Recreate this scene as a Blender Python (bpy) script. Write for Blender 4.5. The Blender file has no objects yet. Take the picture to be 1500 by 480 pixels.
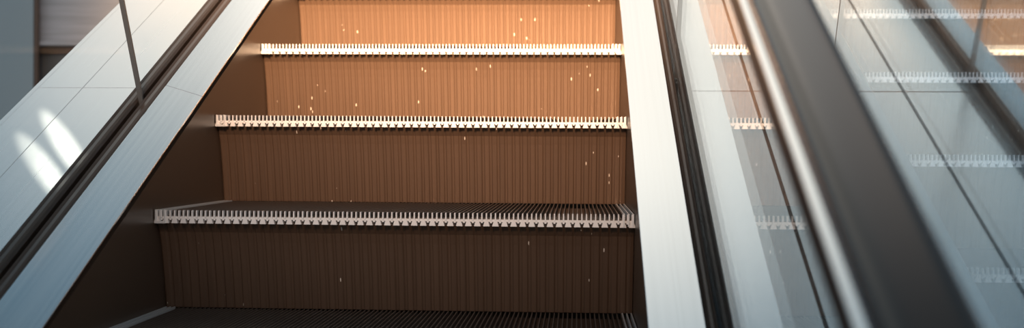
import bpy, math, random
from mathutils import Vector, Matrix

S = bpy.context.scene
COL = S.collection
RISE, RUN = 0.2111, 0.4
SL = RISE / RUN                       # slope of the incline
ANG = math.atan(SL)

# ------------------------------------------------------------------ camera
yaw, pit, rol, fpx = 0.056397, -0.011618, 0.006462, 1657.88
cy, sy = math.cos(yaw), math.sin(yaw)
fw = Vector((-sy*math.cos(pit), cy*math.cos(pit), math.sin(pit)))
rt = Vector((cy, sy, 0)); up = rt.cross(fw)
r2 = math.cos(rol)*rt + math.sin(rol)*up
u2 = -math.sin(rol)*rt + math.cos(rol)*up
cd = bpy.data.cameras.new('camera'); cam = bpy.data.objects.new('camera', cd); COL.objects.link(cam)
M3 = Matrix((r2, u2, -fw)).transposed()
cam.matrix_world = Matrix.Translation((0.8795, -2.3260, 0.1292)) @ M3.to_4x4()
cd.sensor_fit = 'HORIZONTAL'; cd.sensor_width = 36.0; cd.lens = fpx*36.0/1500.0
cd.clip_start = 0.02; cd.clip_end = 200
cd.dof.use_dof = True; cd.dof.focus_distance = 2.55; cd.dof.aperture_fstop = 2.8
S.camera = cam

# ------------------------------------------------------------------ view
vs = S.view_settings
vs.view_transform = 'Standard'; vs.look = 'None'; vs.gamma = 1.0; vs.use_curve_mapping = False
vs.exposure = 0.0

# ------------------------------------------------------------------ world: daylight falling from high up ahead, cool and dim elsewhere, with fill added behind the camera
w = bpy.data.worlds.new('hall_daylight'); S.world = w; w.use_nodes = True
nt = w.node_tree; nt.nodes.clear()
def N(nt, t, **k):
    n = nt.nodes.new(t)
    for a, b in k.items(): setattr(n, a, b)
    return n
def L(nt, a, b): nt.links.new(a, b)
def math_node(nt, op, a, b=None, clamp=False):
    m = N(nt, 'ShaderNodeMath', operation=op, use_clamp=clamp)
    for i, v in enumerate((a, b)):
        if v is None: continue
        if hasattr(v, 'links'): L(nt, v, m.inputs[i])
        else: m.inputs[i].default_value = v
    return m.outputs[0]
def direction(az, el):
    a, e = math.radians(az), math.radians(el)
    return (math.sin(a)*math.cos(e), math.cos(a)*math.cos(e), math.sin(e))
tc = N(nt, 'ShaderNodeTexCoord')
dp = N(nt, 'ShaderNodeVectorMath', operation='DOT_PRODUCT')
L(nt, tc.outputs['Generated'], dp.inputs[0]); dp.inputs[1].default_value = direction(-13, 42)
rmp = N(nt, 'ShaderNodeValToRGB'); L(nt, dp.outputs['Value'], rmp.inputs[0])
cr = rmp.color_ramp; cr.interpolation = 'EASE'
stops = [(0.0, (0.58, 0.59, 0.60)), (0.45, (0.17, 0.18, 0.19)), (0.82, (0.09, 0.14, 0.18)), (0.86, (0.065, 0.12, 0.17)),
         (0.893, (0.10, 0.195, 0.275)), (0.927, (0.38, 0.50, 0.57)), (0.96, (0.88, 0.90, 0.87)), (0.985, (1.2, 1.14, 1.02))]
cr.elements[0].position = 0.0; cr.elements[1].position = 1.0
for i, (p_, c_) in enumerate(stops):
    e = cr.elements[0] if i == 0 else cr.elements.new(p_)
    e.position = p_; e.color = (*c_, 1)
cr.elements[-1].color = (1.35, 1.27, 1.14, 1)
# a weaker bright lobe added to lighten the right outer deck, and uneven brightness of the ceiling
dq = N(nt, 'ShaderNodeVectorMath', operation='DOT_PRODUCT'); L(nt, tc.outputs['Generated'], dq.inputs[0]); dq.inputs[1].default_value = direction(16, 46)
rm2 = N(nt, 'ShaderNodeValToRGB'); L(nt, dq.outputs['Value'], rm2.inputs[0]); rm2.color_ramp.interpolation = 'EASE'
rm2.color_ramp.elements[0].position = 0.955; rm2.color_ramp.elements[0].color = (0, 0, 0, 1)
rm2.color_ramp.elements[1].position = 0.995; rm2.color_ramp.elements[1].color = (0.85, 0.70, 0.57, 1)
ad = N(nt, 'ShaderNodeVectorMath', operation='ADD'); L(nt, rmp.outputs[0], ad.inputs[0]); L(nt, rm2.outputs[0], ad.inputs[1])
wn = N(nt, 'ShaderNodeTexNoise'); wn.inputs['Scale'].default_value = 5.0; wn.inputs['Detail'].default_value = 1.0; L(nt, tc.outputs['Generated'], wn.inputs['Vector'])
wr = N(nt, 'ShaderNodeMapRange'); L(nt, wn.outputs[0], wr.inputs[0])
wr.inputs[1].default_value = 0.35; wr.inputs[2].default_value = 0.65; wr.inputs[3].default_value = 0.72; wr.inputs[4].default_value = 1.15
sw_ = N(nt, 'ShaderNodeVectorMath', operation='SCALE'); L(nt, ad.outputs[0], sw_.inputs[0]); L(nt, wr.outputs[0], sw_.inputs['Scale'])
bg = N(nt, 'ShaderNodeBackground'); L(nt, sw_.outputs[0], bg.inputs[0]); bg.inputs[1].default_value = 1.0
wo = N(nt, 'ShaderNodeOutputWorld'); L(nt, bg.outputs[0], wo.inputs[0])

# ------------------------------------------------------------------ lamps: unseen warm spots added to tint the upper steps orange
def lamp(name, kind, loc, target, energy, color, **k):
    ld = bpy.data.lights.new(name, kind); ld.energy = energy; ld.color = color
    for a, b in k.items(): setattr(ld, a, b)
    o = bpy.data.objects.new(name, ld); COL.objects.link(o); o.location = loc
    o.rotation_euler = (Vector(target)-Vector(loc)).to_track_quat('-Z', 'Y').to_euler()
    return o
lamp('warm_fill_spot', 'SPOT', (0.80, -3.6, 2.7), (0.60, 1.75, 1.20), 12500, (1.0, 0.57, 0.29),
     spot_size=math.radians(34), spot_blend=1.0, shadow_soft_size=0.25)
lamp('wide_warm_fill_spot', 'SPOT', (0.7, -3.7, 2.3), (0.64, 1.5, 0.98), 2500, (1.0, 0.60, 0.37),
     spot_size=math.radians(41), spot_blend=1.0, shadow_soft_size=0.3)  # second added spot, softens the orange fall-off down the steps

lamp('cool_fill_spot', 'SPOT', (2.4, -3.2, 2.6), (2.15, 0.6, 0.4), 800, (0.82, 0.93, 1.0),
     spot_size=math.radians(27), spot_blend=1.0, shadow_soft_size=0.25)  # unseen cool spot added to brighten the neighbouring steps
# two slivers of daylight on the left outer deck, coming in from high ahead on the left
def sliver(name, a, b, energy):
    a, b = Vector(a), Vector(b); mid = (a+b)/2
    z = Vector(direction(-40, 50)); y = (b-a); L_ = y.length; y = (y - y.dot(z)*z).normalized(); x = y.cross(z)
    ld = bpy.data.lights.new(name, 'SPOT'); ld.energy = energy; ld.color = (1.0, 0.95, 0.80)
    ld.spot_size = 2*math.atan(L_*0.50/3.0); ld.spot_blend = 0.45; ld.shadow_soft_size = 0.01
    o = bpy.data.objects.new(name, ld); COL.objects.link(o)
    o.matrix_world = Matrix.Translation(mid + 3.0*z) @ Matrix((x*0.20, y, z)).transposed().to_4x4()
sliver('daylight_sliver', (-0.294, 0.036, 0.131), (-0.154, -0.119, 0.049), 4.0)
sliver('daylight_sliver', (-0.287, 0.132, 0.181), (-0.152, -0.030, 0.096), 4.0)

# ------------------------------------------------------------------ materials
def mat(name, base, rough=0.5, metal=0.0, spec=0.5):
    m = bpy.data.materials.new(name); m.use_nodes = True
    b = m.node_tree.nodes['Principled BSDF']
    b.inputs['Base Color'].default_value = (*base, 1); b.inputs['Roughness'].default_value = rough
    b.inputs['Metallic'].default_value = metal; b.inputs['Specular IOR Level'].default_value = spec
    return m, b
def obj_coord(nt, scale, shear=True):
    """object coordinates with the rise along the incline taken out of Z, then scaled"""
    t = N(nt, 'ShaderNodeTexCoord'); sp = N(nt, 'ShaderNodeSeparateXYZ'); L(nt, t.outputs['Object'], sp.inputs[0])
    z = math_node(nt, 'SUBTRACT', sp.outputs[2], math_node(nt, 'MULTIPLY', sp.outputs[1], SL)) if shear else sp.outputs[2]
    c = N(nt, 'ShaderNodeCombineXYZ')
    for i, v in enumerate((sp.outputs[0], sp.outputs[1], z)): L(nt, math_node(nt, 'MULTIPLY', v, scale[i]), c.inputs[i])
    return c.outputs[0]
def brushed(name, base, rough, scale, amt=0.03, ramt=0.015, metal=1.0):
    m, b = mat(name, base, rough, metal)
    t = m.node_tree; v = obj_coord(t, scale)
    n1 = N(t, 'ShaderNodeTexNoise'); n1.inputs['Scale'].default_value = 1.0; n1.inputs['Detail'].default_value = 3; L(t, v, n1.inputs['Vector'])
    r = N(t, 'ShaderNodeMapRange'); L(t, n1.outputs[0], r.inputs[0])
    r.inputs[1].default_value = 0.3; r.inputs[2].default_value = 0.7; r.inputs[3].default_value = 1-amt; r.inputs[4].default_value = 1+amt
    mx = N(t, 'ShaderNodeVectorMath', operation='SCALE'); mx.inputs[0].default_value = base; L(t, r.outputs[0], mx.inputs['Scale'])
    L(t, mx.outputs[0], b.inputs['Base Color'])
    r3 = N(t, 'ShaderNodeMapRange'); L(t, n1.outputs[0], r3.inputs[0])
    r3.inputs[1].default_value = 0.3; r3.inputs[2].default_value = 0.7; r3.inputs[3].default_value = rough-ramt; r3.inputs[4].default_value = rough+ramt
    L(t, r3.outputs[0], b.inputs['Roughness'])
    return m
DECK = brushed('brushed_steel_deck', (0.86, 0.87, 0.87), 0.19, (130, 1.0, 20))
OUTER = brushed('satin_steel_cladding', (0.82, 0.84, 0.85), 0.26, (110, 1.0, 20), metal=0.85)
GUIDE = brushed('polished_handrail_guide', (0.85, 0.86, 0.86), 0.2, (60, 2, 60))
RUBBER, rb = mat('handrail_rubber', (0.006, 0.006, 0.0065), 0.26, 0.0, 0.4)
rb.inputs['Coat Weight'].default_value = 0.4; rb.inputs['Coat Roughness'].default_value = 0.2; rb.inputs['Specular Tint'].default_value = (1.0, 0.88, 0.80, 1)
GASK, _ = mat('dark_rubber_gasket', (0.045, 0.034, 0.028), 0.3, 0.0, 0.5)
SEAM, _ = mat('dark_joint_filler', (0.012, 0.011, 0.01), 0.6)
JOINT, _ = mat('grey_glass_joint', (0.10, 0.11, 0.12), 0.5)
BLACK, _ = mat('black_track', (0.01, 0.01, 0.01), 0.5)
SKIRT, sb = mat('brown_skirt_enamel', (0.07, 0.049, 0.036), 0.3, 0.0, 0.5)
COMB, _ = mat('cast_aluminium_teeth', (0.72, 0.74, 0.76), 0.45, 0.3)
CLEAT, _ = mat('worn_cleat_tops', (0.17, 0.145, 0.13), 0.35, 0.5)
TREAD, _ = mat('dark_tread_grooves', (0.05, 0.033, 0.023), 0.5)
STRIPM, _ = mat('grey_side_strip', (0.62, 0.66, 0.69), 0.4, 0.4)

def riser_material(name, base):
    m, b = mat(name, base, 0.42, 0.25, 0.5)
    t = m.node_tree
    v = obj_coord(t, (90, 1, 3), False)
    n1 = N(t, 'ShaderNodeTexNoise'); n1.inputs['Scale'].default_value = 1; n1.inputs['Detail'].default_value = 2; L(t, v, n1.inputs['Vector'])
    r = N(t, 'ShaderNodeMapRange'); L(t, n1.outputs[0], r.inputs[0])
    r.inputs[1].default_value = 0.3; r.inputs[2].default_value = 0.7; r.inputs[3].default_value = 0.92; r.inputs[4].default_value = 1.08
    sc = N(t, 'ShaderNodeVectorMath', operation='SCALE'); sc.inputs[0].default_value = base; L(t, r.outputs[0], sc.inputs['Scale'])
    # chips where the enamel is worn to bright metal: sparse, thin, upright
    oi = N(t, 'ShaderNodeObjectInfo')
    tcn = N(t, 'ShaderNodeTexCoord'); sp = N(t, 'ShaderNodeSeparateXYZ'); L(t, tcn.outputs['Object'], sp.inputs[0])
    c = N(t, 'ShaderNodeCombineXYZ')
    L(t, math_node(t, 'MULTIPLY', sp.outputs[0], 230), c.inputs[0])
    L(t, math_node(t, 'MULTIPLY', sp.outputs[2], 60), c.inputs[1])
    L(t, math_node(t, 'MULTIPLY', oi.outputs['Random'], 91.0), c.inputs[2])
    vo = N(t, 'ShaderNodeTexVoronoi'); vo.inputs['Scale'].default_value = 1.0; L(t, c.outputs[0], vo.inputs['Vector'])
    near = math_node(t, 'LESS_THAN', vo.outputs['Distance'], 0.26)
    rs = N(t, 'ShaderNodeSeparateColor'); L(t, vo.outputs['Color'], rs.inputs[0])
    rare = math_node(t, 'GREATER_THAN', rs.outputs[0], 0.96)
    c2 = N(t, 'ShaderNodeCombineXYZ')
    L(t, math_node(t, 'MULTIPLY', sp.outputs[0], 5), c2.inputs[0]); L(t, math_node(t, 'MULTIPLY', sp.outputs[2], 9), c2.inputs[1])
    L(t, math_node(t, 'MULTIPLY', oi.outputs['Random'], 37.0), c2.inputs[2])
    nz = N(t, 'ShaderNodeTexNoise'); nz.inputs['Scale'].default_value = 1; L(t, c2.outputs[0], nz.inputs['Vector'])
    patch = math_node(t, 'GREATER_THAN', nz.outputs[0], 0.55)
    f = math_node(t, 'MULTIPLY', math_node(t, 'MULTIPLY', near, rare), patch)
    mx = N(t, 'ShaderNodeMix', data_type='RGBA'); L(t, f, mx.inputs[0]); L(t, sc.outputs[0], mx.inputs[6]); mx.inputs[7].default_value = (0.8, 0.76, 0.7, 1)
    L(t, mx.outputs[2], b.inputs['Base Color'])
    return m
RISER = riser_material('brown_ribbed_riser', (0.10, 0.066, 0.046))

def glass_material(name, f0, tint, rough=0.02, coat=1.0, rcol=(1, 1, 1)):
    m = bpy.data.materials.new(name); m.use_nodes = True; t = m.node_tree; t.nodes.clear()
    g = N(t, 'ShaderNodeNewGeometry')
    d = N(t, 'ShaderNodeVectorMath', operation='DOT_PRODUCT'); L(t, g.outputs['Incoming'], d.inputs[0]); L(t, g.outputs['Normal'], d.inputs[1])
    c = math_node(t, 'ABSOLUTE', d.outputs['Value'])
    k = math_node(t, 'POWER', math_node(t, 'SUBTRACT', 1.0, c, True), 5.0)
    F = math_node(t, 'MULTIPLY', math_node(t, 'ADD', math_node(t, 'MULTIPLY', k, 1-f0), f0, True), coat)
    tr = N(t, 'ShaderNodeBsdfTransparent'); tr.inputs[0].default_value = (*tint, 1)
    gl = N(t, 'ShaderNodeBsdfGlossy'); gl.inputs['Roughness'].default_value = rough; gl.inputs[0].default_value = (*rcol, 1)
    mx = N(t, 'ShaderNodeMixShader'); L(t, F, mx.inputs[0]); L(t, tr.outputs[0], mx.inputs[1]); L(t, gl.outputs[0], mx.inputs[2])
    o = N(t, 'ShaderNodeOutputMaterial'); L(t, mx.outputs[0], o.inputs[0])
    return m
GLASS = glass_material('balustrade_glass', 0.06, (0.95, 0.97, 0.97), 0.015, 0.66)
GLASS_SCREEN = glass_material('coated_balustrade_glass', 0.45, (0.92, 0.95, 0.97), 0.035, 1.0, (0.84, 0.94, 1.0))
GLASS_LEFT = glass_material('clear_balustrade_glass', 0.02, (0.97, 0.98, 0.98), 0.02, 0.05)

# ------------------------------------------------------------------ mesh helpers
class MB:
    def __init__(s): s.v = []; s.f = []
    def prism(s, pts, a, b):
        """closed outline pts joined from frame a(p) to frame b(p)"""
        n = len(pts); k = len(s.v)
        s.v += [a(p) for p in pts] + [b(p) for p in pts]
        for i in range(n):
            j = (i+1) % n
            s.f.append((k+i, k+j, k+n+j, k+n+i))
        s.f.append(tuple(k+i for i in reversed(range(n)))); s.f.append(tuple(k+n+i for i in range(n)))
    def box(s, x0, x1, y0, y1, z0, z1):
        s.prism([(x0, z0), (x1, z0), (x1, z1), (x0, z1)], lambda p: (p[0], y0, p[1]), lambda p: (p[0], y1, p[1]))
    def build(s, name, m, parent=None, loc=(0, 0, 0), smooth=False):
        me = bpy.data.meshes.new(name); me.from_pydata(s.v, [], s.f); me.materials.append(m)
        import bmesh
        b = bmesh.new(); b.from_mesh(me); bmesh.ops.recalc_face_normals(b, faces=b.faces)
        if smooth:
            for e in b.edges:
                if len(e.link_faces) == 2 and e.calc_face_angle(0) > 0.7: e.smooth = False
            for f in b.faces: f.smooth = True
        b.to_mesh(me); b.free()
        o = bpy.data.objects.new(name, me); COL.objects.link(o); o.location = loc
        if parent: o.parent = parent
        return o
def tag(o, label=None, cat=None, group=None, kind=None):
    if label: o['label'] = label
    if cat: o['category'] = cat
    if group: o['group'] = group
    if kind: o['kind'] = kind
    return o
def empty(name, loc):
    o = bpy.data.objects.new(name, None); COL.objects.link(o); o.location = loc; o.empty_display_size = 0.1
    return o
def run(mb, pts, y0, y1, skew=0.0):
    """cross-section pts (x, h above nosing line) swept up the incline; ends cut square to it"""
    a = lambda p: (p[0], y0 - skew*p[1], SL*(y0 - skew*p[1]) + p[1])
    b = lambda p: (p[0], y1 - skew*p[1], SL*(y1 - skew*p[1]) + p[1])
    mb.prism(pts, a, b); return mb
SK = SL/(1+SL*SL)                     # shift per unit h that makes a cut square to the incline
Y0, Y1 = -2.0, 4.2

def mirror(pts, about): return [(2*about - x, h) for x, h in pts]

# ------------------------------------------------------------------ escalator steps
NR = 107; P = 1.0/NR                  # cleats of the tread
def make_step(name):
    root = empty(name, (0, 0, 0))
    # tread: base plate
    t = MB(); t.box(0, 1, 0.006, 0.452, -0.026, -0.011); t.build('tread', TREAD, root)
    # cleats
    c = MB(); e = MB()
    for i in range(3, NR-2):
        x = (i+0.5)*P
        c.prism([(x-0.0016, -0.011), (x+0.0016, -0.011), (x+0.0011, 0), (x-0.0011, 0)], lambda p: (p[0], 0.004, p[1]), lambda p: (p[0], 0.456, p[1]))
    c.build('tread_cleats', CLEAT, root)
    # nosing comb: a pin for every cleat, a flared foot under every other one, a thin bar joining them
    n = MB()
    n.box(0.001, 0.999, -0.001, 0.006, -0.0175, -0.0125)
    for i in range(0, NR):
        x = (i+0.5)*P
        n.prism([(x-0.0015, -0.014), (x+0.0015, -0.014), (x+0.0012, 0.0005), (x-0.0012, 0.0005)], lambda p: (p[0], -0.004, p[1]), lambda p: (p[0], 0.0055, p[1]))
        if i % 2 == 0:
            n.prism([(x-0.0068, -0.0265), (x+0.0068, -0.0265), (x+0.0050, -0.020), (x+0.0022, -0.0135), (x-0.0022, -0.0135), (x-0.0050, -0.020)],
                    lambda p: (p[0], -0.004 + 0.0, p[1]), lambda p: (p[0], 0.008, p[1]))
        else:
            n.prism([(x-0.0022, -0.020), (x+0.0022, -0.020), (x+0.0014, -0.0135), (x-0.0014, -0.0135)],
                    lambda p: (p[0], -0.002, p[1]), lambda p: (p[0], 0.006, p[1]))
    n.build('nosing_comb', COMB, root)
    # side strips: two taller ribs at each end of the tread
    for sgn in (0, 1):
        q = MB()
        for j in (0, 1, 2):
            x = (0.0025 + j*P) if sgn == 0 else (0.9975 - j*P)
            q.box(x-0.0013, x+0.0013, 0.004, 0.458, -0.011, 0.0015)
            q.box(x-0.0015, x+0.0015, -0.006, 0.0045, -0.024, 0.0015)
        if sgn == 0: q.box(0.0004, 0.0232, -0.0065, -0.002, -0.027, -0.022)
        q.build('side_strip', STRIPM, root)
    # riser: ribbed sheet curving back under the nosing
    r = MB(); K = 9; prof = []
    for j in range(K+1):
        u = j/K; z = -0.0262 - u*(RISE - 0.0262 - 0.0)   # down to the tread below
        y = 0.006 + 0.056*(u**0.6)
        prof.append((y, z))
    xs = []; q = 2*P
    for i in range(54):
        x0 = i*q
        xs += [(x0 + 0.0004, 0.0), (x0 + 0.0030, 0.0022), (x0 + 0.0125, 0.0022), (x0 + 0.0155, 0.0)]
    xs = [(0.0, 0.0)] + [a for a in xs if 0 < a[0] < 0.999] + [(1.0, 0.0)]
    for (x, d) in xs:
        for (y, z) in prof: r.v.append((x, y+0.0022-d, z))
    n0 = K+1
    for i in range(len(xs)-1):
        for j in range(K):
            r.f.append((i*n0+j, (i+1)*n0+j, (i+1)*n0+j+1, i*n0+j+1))
    # solid back so that the riser has thickness
    k = len(r.v)
    for x in (0.0, 1.0):
        for (y, z) in prof: r.v.append((x, y+0.012, z))
    for j in range(K): r.f.append((k+j, k+j+1, k+n0+j+1, k+n0+j))
    last = (len(xs)-1)*n0
    for j in range(K):
        r.f.append((j, j+1, k+j+1, k+j)); r.f.append((last+j, k+n0+j, k+n0+j+1, last+j+1))
    o = r.build('riser', RISER, root)
    return root
proto = make_step('escalator_step')
def copy_tree(o, parent=None):
    c = o.copy(); COL.objects.link(c); c.parent = parent
    for ch in list(o.children): copy_tree(ch, c)
    return c
own = {
 -1: 'escalator step nearest the camera, its dark ribbed tread cut off by the bottom edge',
  0: 'escalator step with its full grooved tread top visible and widest toothed nosing',
  1: 'middle escalator step at eye height, toothed nosing seen edge on over brown riser',
  2: 'escalator step lit orange, its toothed nosing the highest one in view',
  3: 'topmost escalator step showing only its bright orange riser at the top edge',
  4: 'next escalator step up, just beyond the top edge of the picture'}
first = True
for i in range(-1, 5):
    o = proto if first else copy_tree(proto); first = False
    o.location = (0, RUN*i, RISE*i)
    tag(o, own[i], 'escalator step', 'steps of the near escalator')
NX, NY = 1.572, 0.24
nb = {
 -1: 'lowest blurred step of the neighbouring escalator behind glass at the lower right corner',
  0: 'blurred step of the neighbouring escalator behind glass, second from the bottom right',
  1: 'blurred step of the neighbouring escalator behind glass, second below the top right corner',
  2: 'highest blurred step of the neighbouring escalator, nosing at the top right edge'}
for i in range(-1, 3):
    o = copy_tree(proto); o.location = (NX, NY + RUN*i, SL*(NY + RUN*i))
    tag(o, nb[i], 'escalator step', 'steps of the neighbouring escalator')
o = copy_tree(proto); o.location = (NX, NY + RUN*3, SL*(NY + RUN*3))
tag(o, 'riser of the neighbouring escalator cut off by the top right edge', 'escalator step', 'steps of the neighbouring escalator')

# ------------------------------------------------------------------ balustrades
def skirt(x0, x1, label):
    o = run(MB(), [(x0, -0.32), (x1, -0.32), (x1, 0.078), (x0, 0.078)], Y0, Y1, SK).build('skirt_panel', SKIRT)
    return tag(o, label, 'skirt panel')
skirt(-0.014, -0.0012, 'brown skirt panel below the left inner deck, beside the step ends')
skirt(1.0012, 1.014, 'thin dark skirt panel between step ends and right inner deck')
skirt(NX-0.014, NX-0.0012, 'dark skirt panel of the neighbouring escalator behind the glass')

def inner_deck(pts, label, yj):
    root = empty('inner_deck', (pts[0][0], 0, pts[0][1]))
    for a, b in ((Y0, yj-0.0004), (yj+0.0004, Y1)):
        o = run(MB(), pts, a, b, SK).build('deck_panel', DECK); o.parent = root; o.location = (-pts[0][0], 0, -pts[0][1]); bev(o, 0.001)
    return tag(root, label, 'deck panel')
def bev(o, wd=0.0015):
    m = o.modifiers.new('bevel', 'BEVEL'); m.width = wd; m.segments = 2; m.limit_method = 'ANGLE'
R_IN = [(1.000, 0.080), (1.003, 0.078), (1.088, 0.112), (1.088, 0.120), (1.000, 0.086)]
L_IN = [(x*1.0, h) for x, h in [(0.002, 0.0955), (-0.003, 0.092), (-0.080, 0.124), (-0.080, 0.132), (0.002, 0.100)]]
inner_deck(L_IN, 'grey brushed steel inner deck sloping up along the left of the steps', 0.33)
inner_deck(R_IN, 'bright white brushed steel inner deck just right of the steps', 1.7)
inner_deck([(NX-0.004, 0.066), (NX-0.007, 0.066), (NX-0.007, 0.078), (NX-0.088, 0.112), (NX-0.088, 0.120), (NX-0.004, 0.086)],
           'inner deck of the neighbouring escalator behind the black handrail', 0.62)

def glass_balustrade(xg, side, gin, gout, hg, yj, m, label, guide=None, hb=0.10, ht=0.803):
    """xg..xg+0.01 glass; side = +1 when the steps lie at smaller x; gin / gout: x ranges of the two rubber gaskets"""
    root = empty('glass_balustrade', (xg, 0, 0))
    def put(mb, nm, mt, bevel=0):
        o = mb.build(nm, mt); o.parent = root; o.location = (-xg, 0, 0)
        if bevel: bev(o, bevel)
        return o
    for x0, x1 in (gin, gout):
        w_ = x1 - x0
        pts = [(x0, hg-0.03), (x1, hg-0.03), (x1, hg), (x1-0.12*w_, hg+0.006), (x1-0.25*w_, hg+0.001), (x1-0.38*w_, hg+0.005),
               (x0+0.38*w_, hg+0.005), (x0+0.25*w_, hg+0.001), (x0+0.12*w_, hg+0.006), (x0, hg)]
        put(run(MB(), pts, Y0, Y1, SK), 'gasket', GASK)
    def fr(y): return lambda p: (p[0], y - SK*(p[1]-hb), SL*(y - SK*(p[1]-hb)) + p[1])
    G = 0.0035
    q = [(xg, hb), (xg+0.01, hb), (xg+0.01, ht), (xg, ht)]
    for ya, yb in ((Y0, yj-G), (yj+G, Y1)):
        mb = MB(); mb.prism(q, fr(ya), fr(yb)); put(mb, 'glass_panel', m)
    mb = MB(); mb.prism([(xg, hb+0.01), (xg+0.01, hb+0.01), (xg+0.01, ht), (xg, ht)], fr(yj-G*0.9), fr(yj+G*0.9))
    put(mb, 'joint_seal', JOINT)
    if guide:
        cx, half = guide; h = 0.848
        put(run(MB(), [(cx-half-0.0062, h-0.009), (cx+half+0.0062, h-0.009), (cx+half+0.0062, h-0.0055), (cx+half-0.001, h-0.0015),
                       (cx-half+0.001, h-0.0015), (cx-half-0.0062, h-0.0055)], Y0, Y1, SK), 'guide_rail', GUIDE, 0.0008)
        put(run(MB(), [(cx-half-0.0045, h-0.044), (cx+half+0.0045, h-0.044), (cx+half+0.0045, h-0.0095), (cx-half-0.0045, h-0.0095)], Y0, Y1, SK),
            'lower_channel', BLACK, 0.002)
    return tag(root, label, 'balustrade')
HR = (1.104, 0.034)
glass_balustrade(-0.120, -1, (-0.1095, -0.0805), (-0.152, -0.1205), 0.126, 0.225, GLASS_LEFT,
                 'clear glass balustrade along the left of the steps, dark gasket foot and slanting joint')
glass_balustrade(1.110, 1, (1.0885, 1.1095), (1.1205, 1.145), 0.114, 0.375, GLASS,
                 'right glass balustrade beneath the black handrail, reflecting the toothed steps', HR)
glass_balustrade(1.455, -1, (1.4655, 1.4835), (1.436, 1.4545), 0.114, 0.30, GLASS_SCREEN,
                 'mirror-like glass balustrade of the neighbouring escalator, beyond the handrail at far right')

def outer_deck(xa, xs_, xb, h, label, joints, sw=0.0035):
    root = empty('outer_deck', (0.5*(xa+xb), 0, h))
    ox, oy, oz = root.location
    def place(mb, nm, m, b=True):
        o = mb.build(nm, m); o.parent = root; o.location = (-ox, 0, -oz)
        if b: bev(o, 0.0008)
        return o
    cuts = [Y0] + joints + [Y1]
    for (u, v) in ((xa, xs_), (xs_, xb)):
        lo, hi = min(u, v), max(u, v)
        lo += sw*0.45 if lo == xs_ else 0; hi -= sw*0.45 if hi == xs_ else 0
        for a, b_ in zip(cuts[:-1], cuts[1:]):
            place(run(MB(), [(lo, h-0.012), (hi, h-0.012), (hi, h), (lo, h)], a+0.5*sw, b_-0.5*sw, SK), 'deck_panel', OUTER)
    place(run(MB(), [(xs_-sw, h-0.014), (xs_+sw, h-0.014), (xs_+sw, h+(0.0006 if sw > 0.002 else -0.001)), (xs_-sw, h+(0.0006 if sw > 0.002 else -0.001))], Y0, Y1, SK), 'joint_strip', SEAM, False)
    return tag(root, label, 'deck panel')
outer_deck(-0.1525, -0.292, -0.400, 0.112, 'pale steel outer deck beyond the left glass, split by a fine seam', [0.35], 0.0009)
outer_deck(1.1455, 1.283, 1.435, 0.106, 'pale outer deck with black seam between our right glass and the neighbouring glass', [0.355])
# truss cladding below the decks
o = run(MB(), [(-0.412, -0.5), (-0.400, -0.5), (-0.400, 0.112), (-0.412, 0.112)], Y0, Y1, SK).build('trim_1', OUTER); tag(o, kind='structure')

# ------------------------------------------------------------------ handrails
def handrail(cx, half, label):
    h = 0.848; pts = []
    for k in range(0, 25):
        a = math.pi*k/24
        # flattened crown
        pts.append((cx + half*math.copysign(abs(math.cos(a))**0.5, math.cos(a)), h + 0.006 + 0.019*abs(math.sin(a))**0.8))
    pts += [(cx-half, h-0.001), (cx+half, h-0.001)]
    o = run(MB(), pts, Y0, Y1, SK).build('handrail', RUBBER, smooth=True)
    tag(o, label, 'handrail')
handrail(HR[0], HR[1], 'wide black rubber handrail, out of focus, right of the steps')

# ------------------------------------------------------------------ background at the upper left
PANEL, pb = mat('grey_wall_panel', (0.44, 0.46, 0.50), 0.5)
t = PANEL.node_tree; v = obj_coord(t, (3, 3, 60), False)
nz = N(t, 'ShaderNodeTexNoise'); nz.inputs['Scale'].default_value = 1; nz.inputs['Detail'].default_value = 3; L(t, v, nz.inputs['Vector'])
r = N(t, 'ShaderNodeMapRange'); L(t, nz.outputs[0], r.inputs[0]); r.inputs[1].default_value = .3; r.inputs[2].default_value = .7; r.inputs[3].default_value = .85; r.inputs[4].default_value = 1.15
sc = N(t, 'ShaderNodeVectorMath', operation='SCALE'); sc.inputs[0].default_value = (0.44, 0.46, 0.50); L(t, r.outputs[0], sc.inputs['Scale']); L(t, sc.outputs[0], pb.inputs['Base Color'])
COLM, _ = mat('blue_grey_column_panel', (0.30, 0.39, 0.44), 0.3)
LEDGE, _ = mat('brown_ledge', (0.14, 0.10, 0.08), 0.5)
LOWER, _ = mat('lower_wall_panel', (0.20, 0.22, 0.23), 0.5)
def struct(name, mb, m): return tag(mb.build(name, m), kind='structure')
mb = MB(); mb.box(-2.7, 0.6, 3.50, 3.60, 0.690, 1.6); struct('wall_upper', mb, PANEL)
mb = MB(); mb.box(-2.7, 0.6, 3.47, 3.60, 0.668, 0.690); struct('trim_2', mb, PANEL)
mb = MB(); mb.box(-2.7, 0.6, 3.56, 3.60, 0.628, 0.668); struct('trim_3', mb, LEDGE)
mb = MB(); mb.box(-2.7, 0.6, 3.58, 3.66, -1.4, 0.628); struct('wall_back', mb, LOWER)
mb = MB(); mb.box(-3.4, -1.95, 3.43, 3.46, -1.4, 1.6); struct('wall_left', mb, COLM)
mb = MB(); mb.box(-1.95, -1.935, 3.44, 3.47, -1.4, 1.6); struct('trim_4', mb, LEDGE)
mb = MB(); mb.box(-6, 6, -4, 7, -1.5, -1.4); struct('floor', mb, LOWER)

mb = run(MB(), [(-0.40, -0.52), (2.7, -0.52), (2.7, -0.50), (-0.40, -0.50)], Y0, Y1, SK); struct('light_block_pan', mb, BLACK)  # unseen pan added under the steps to block light from below
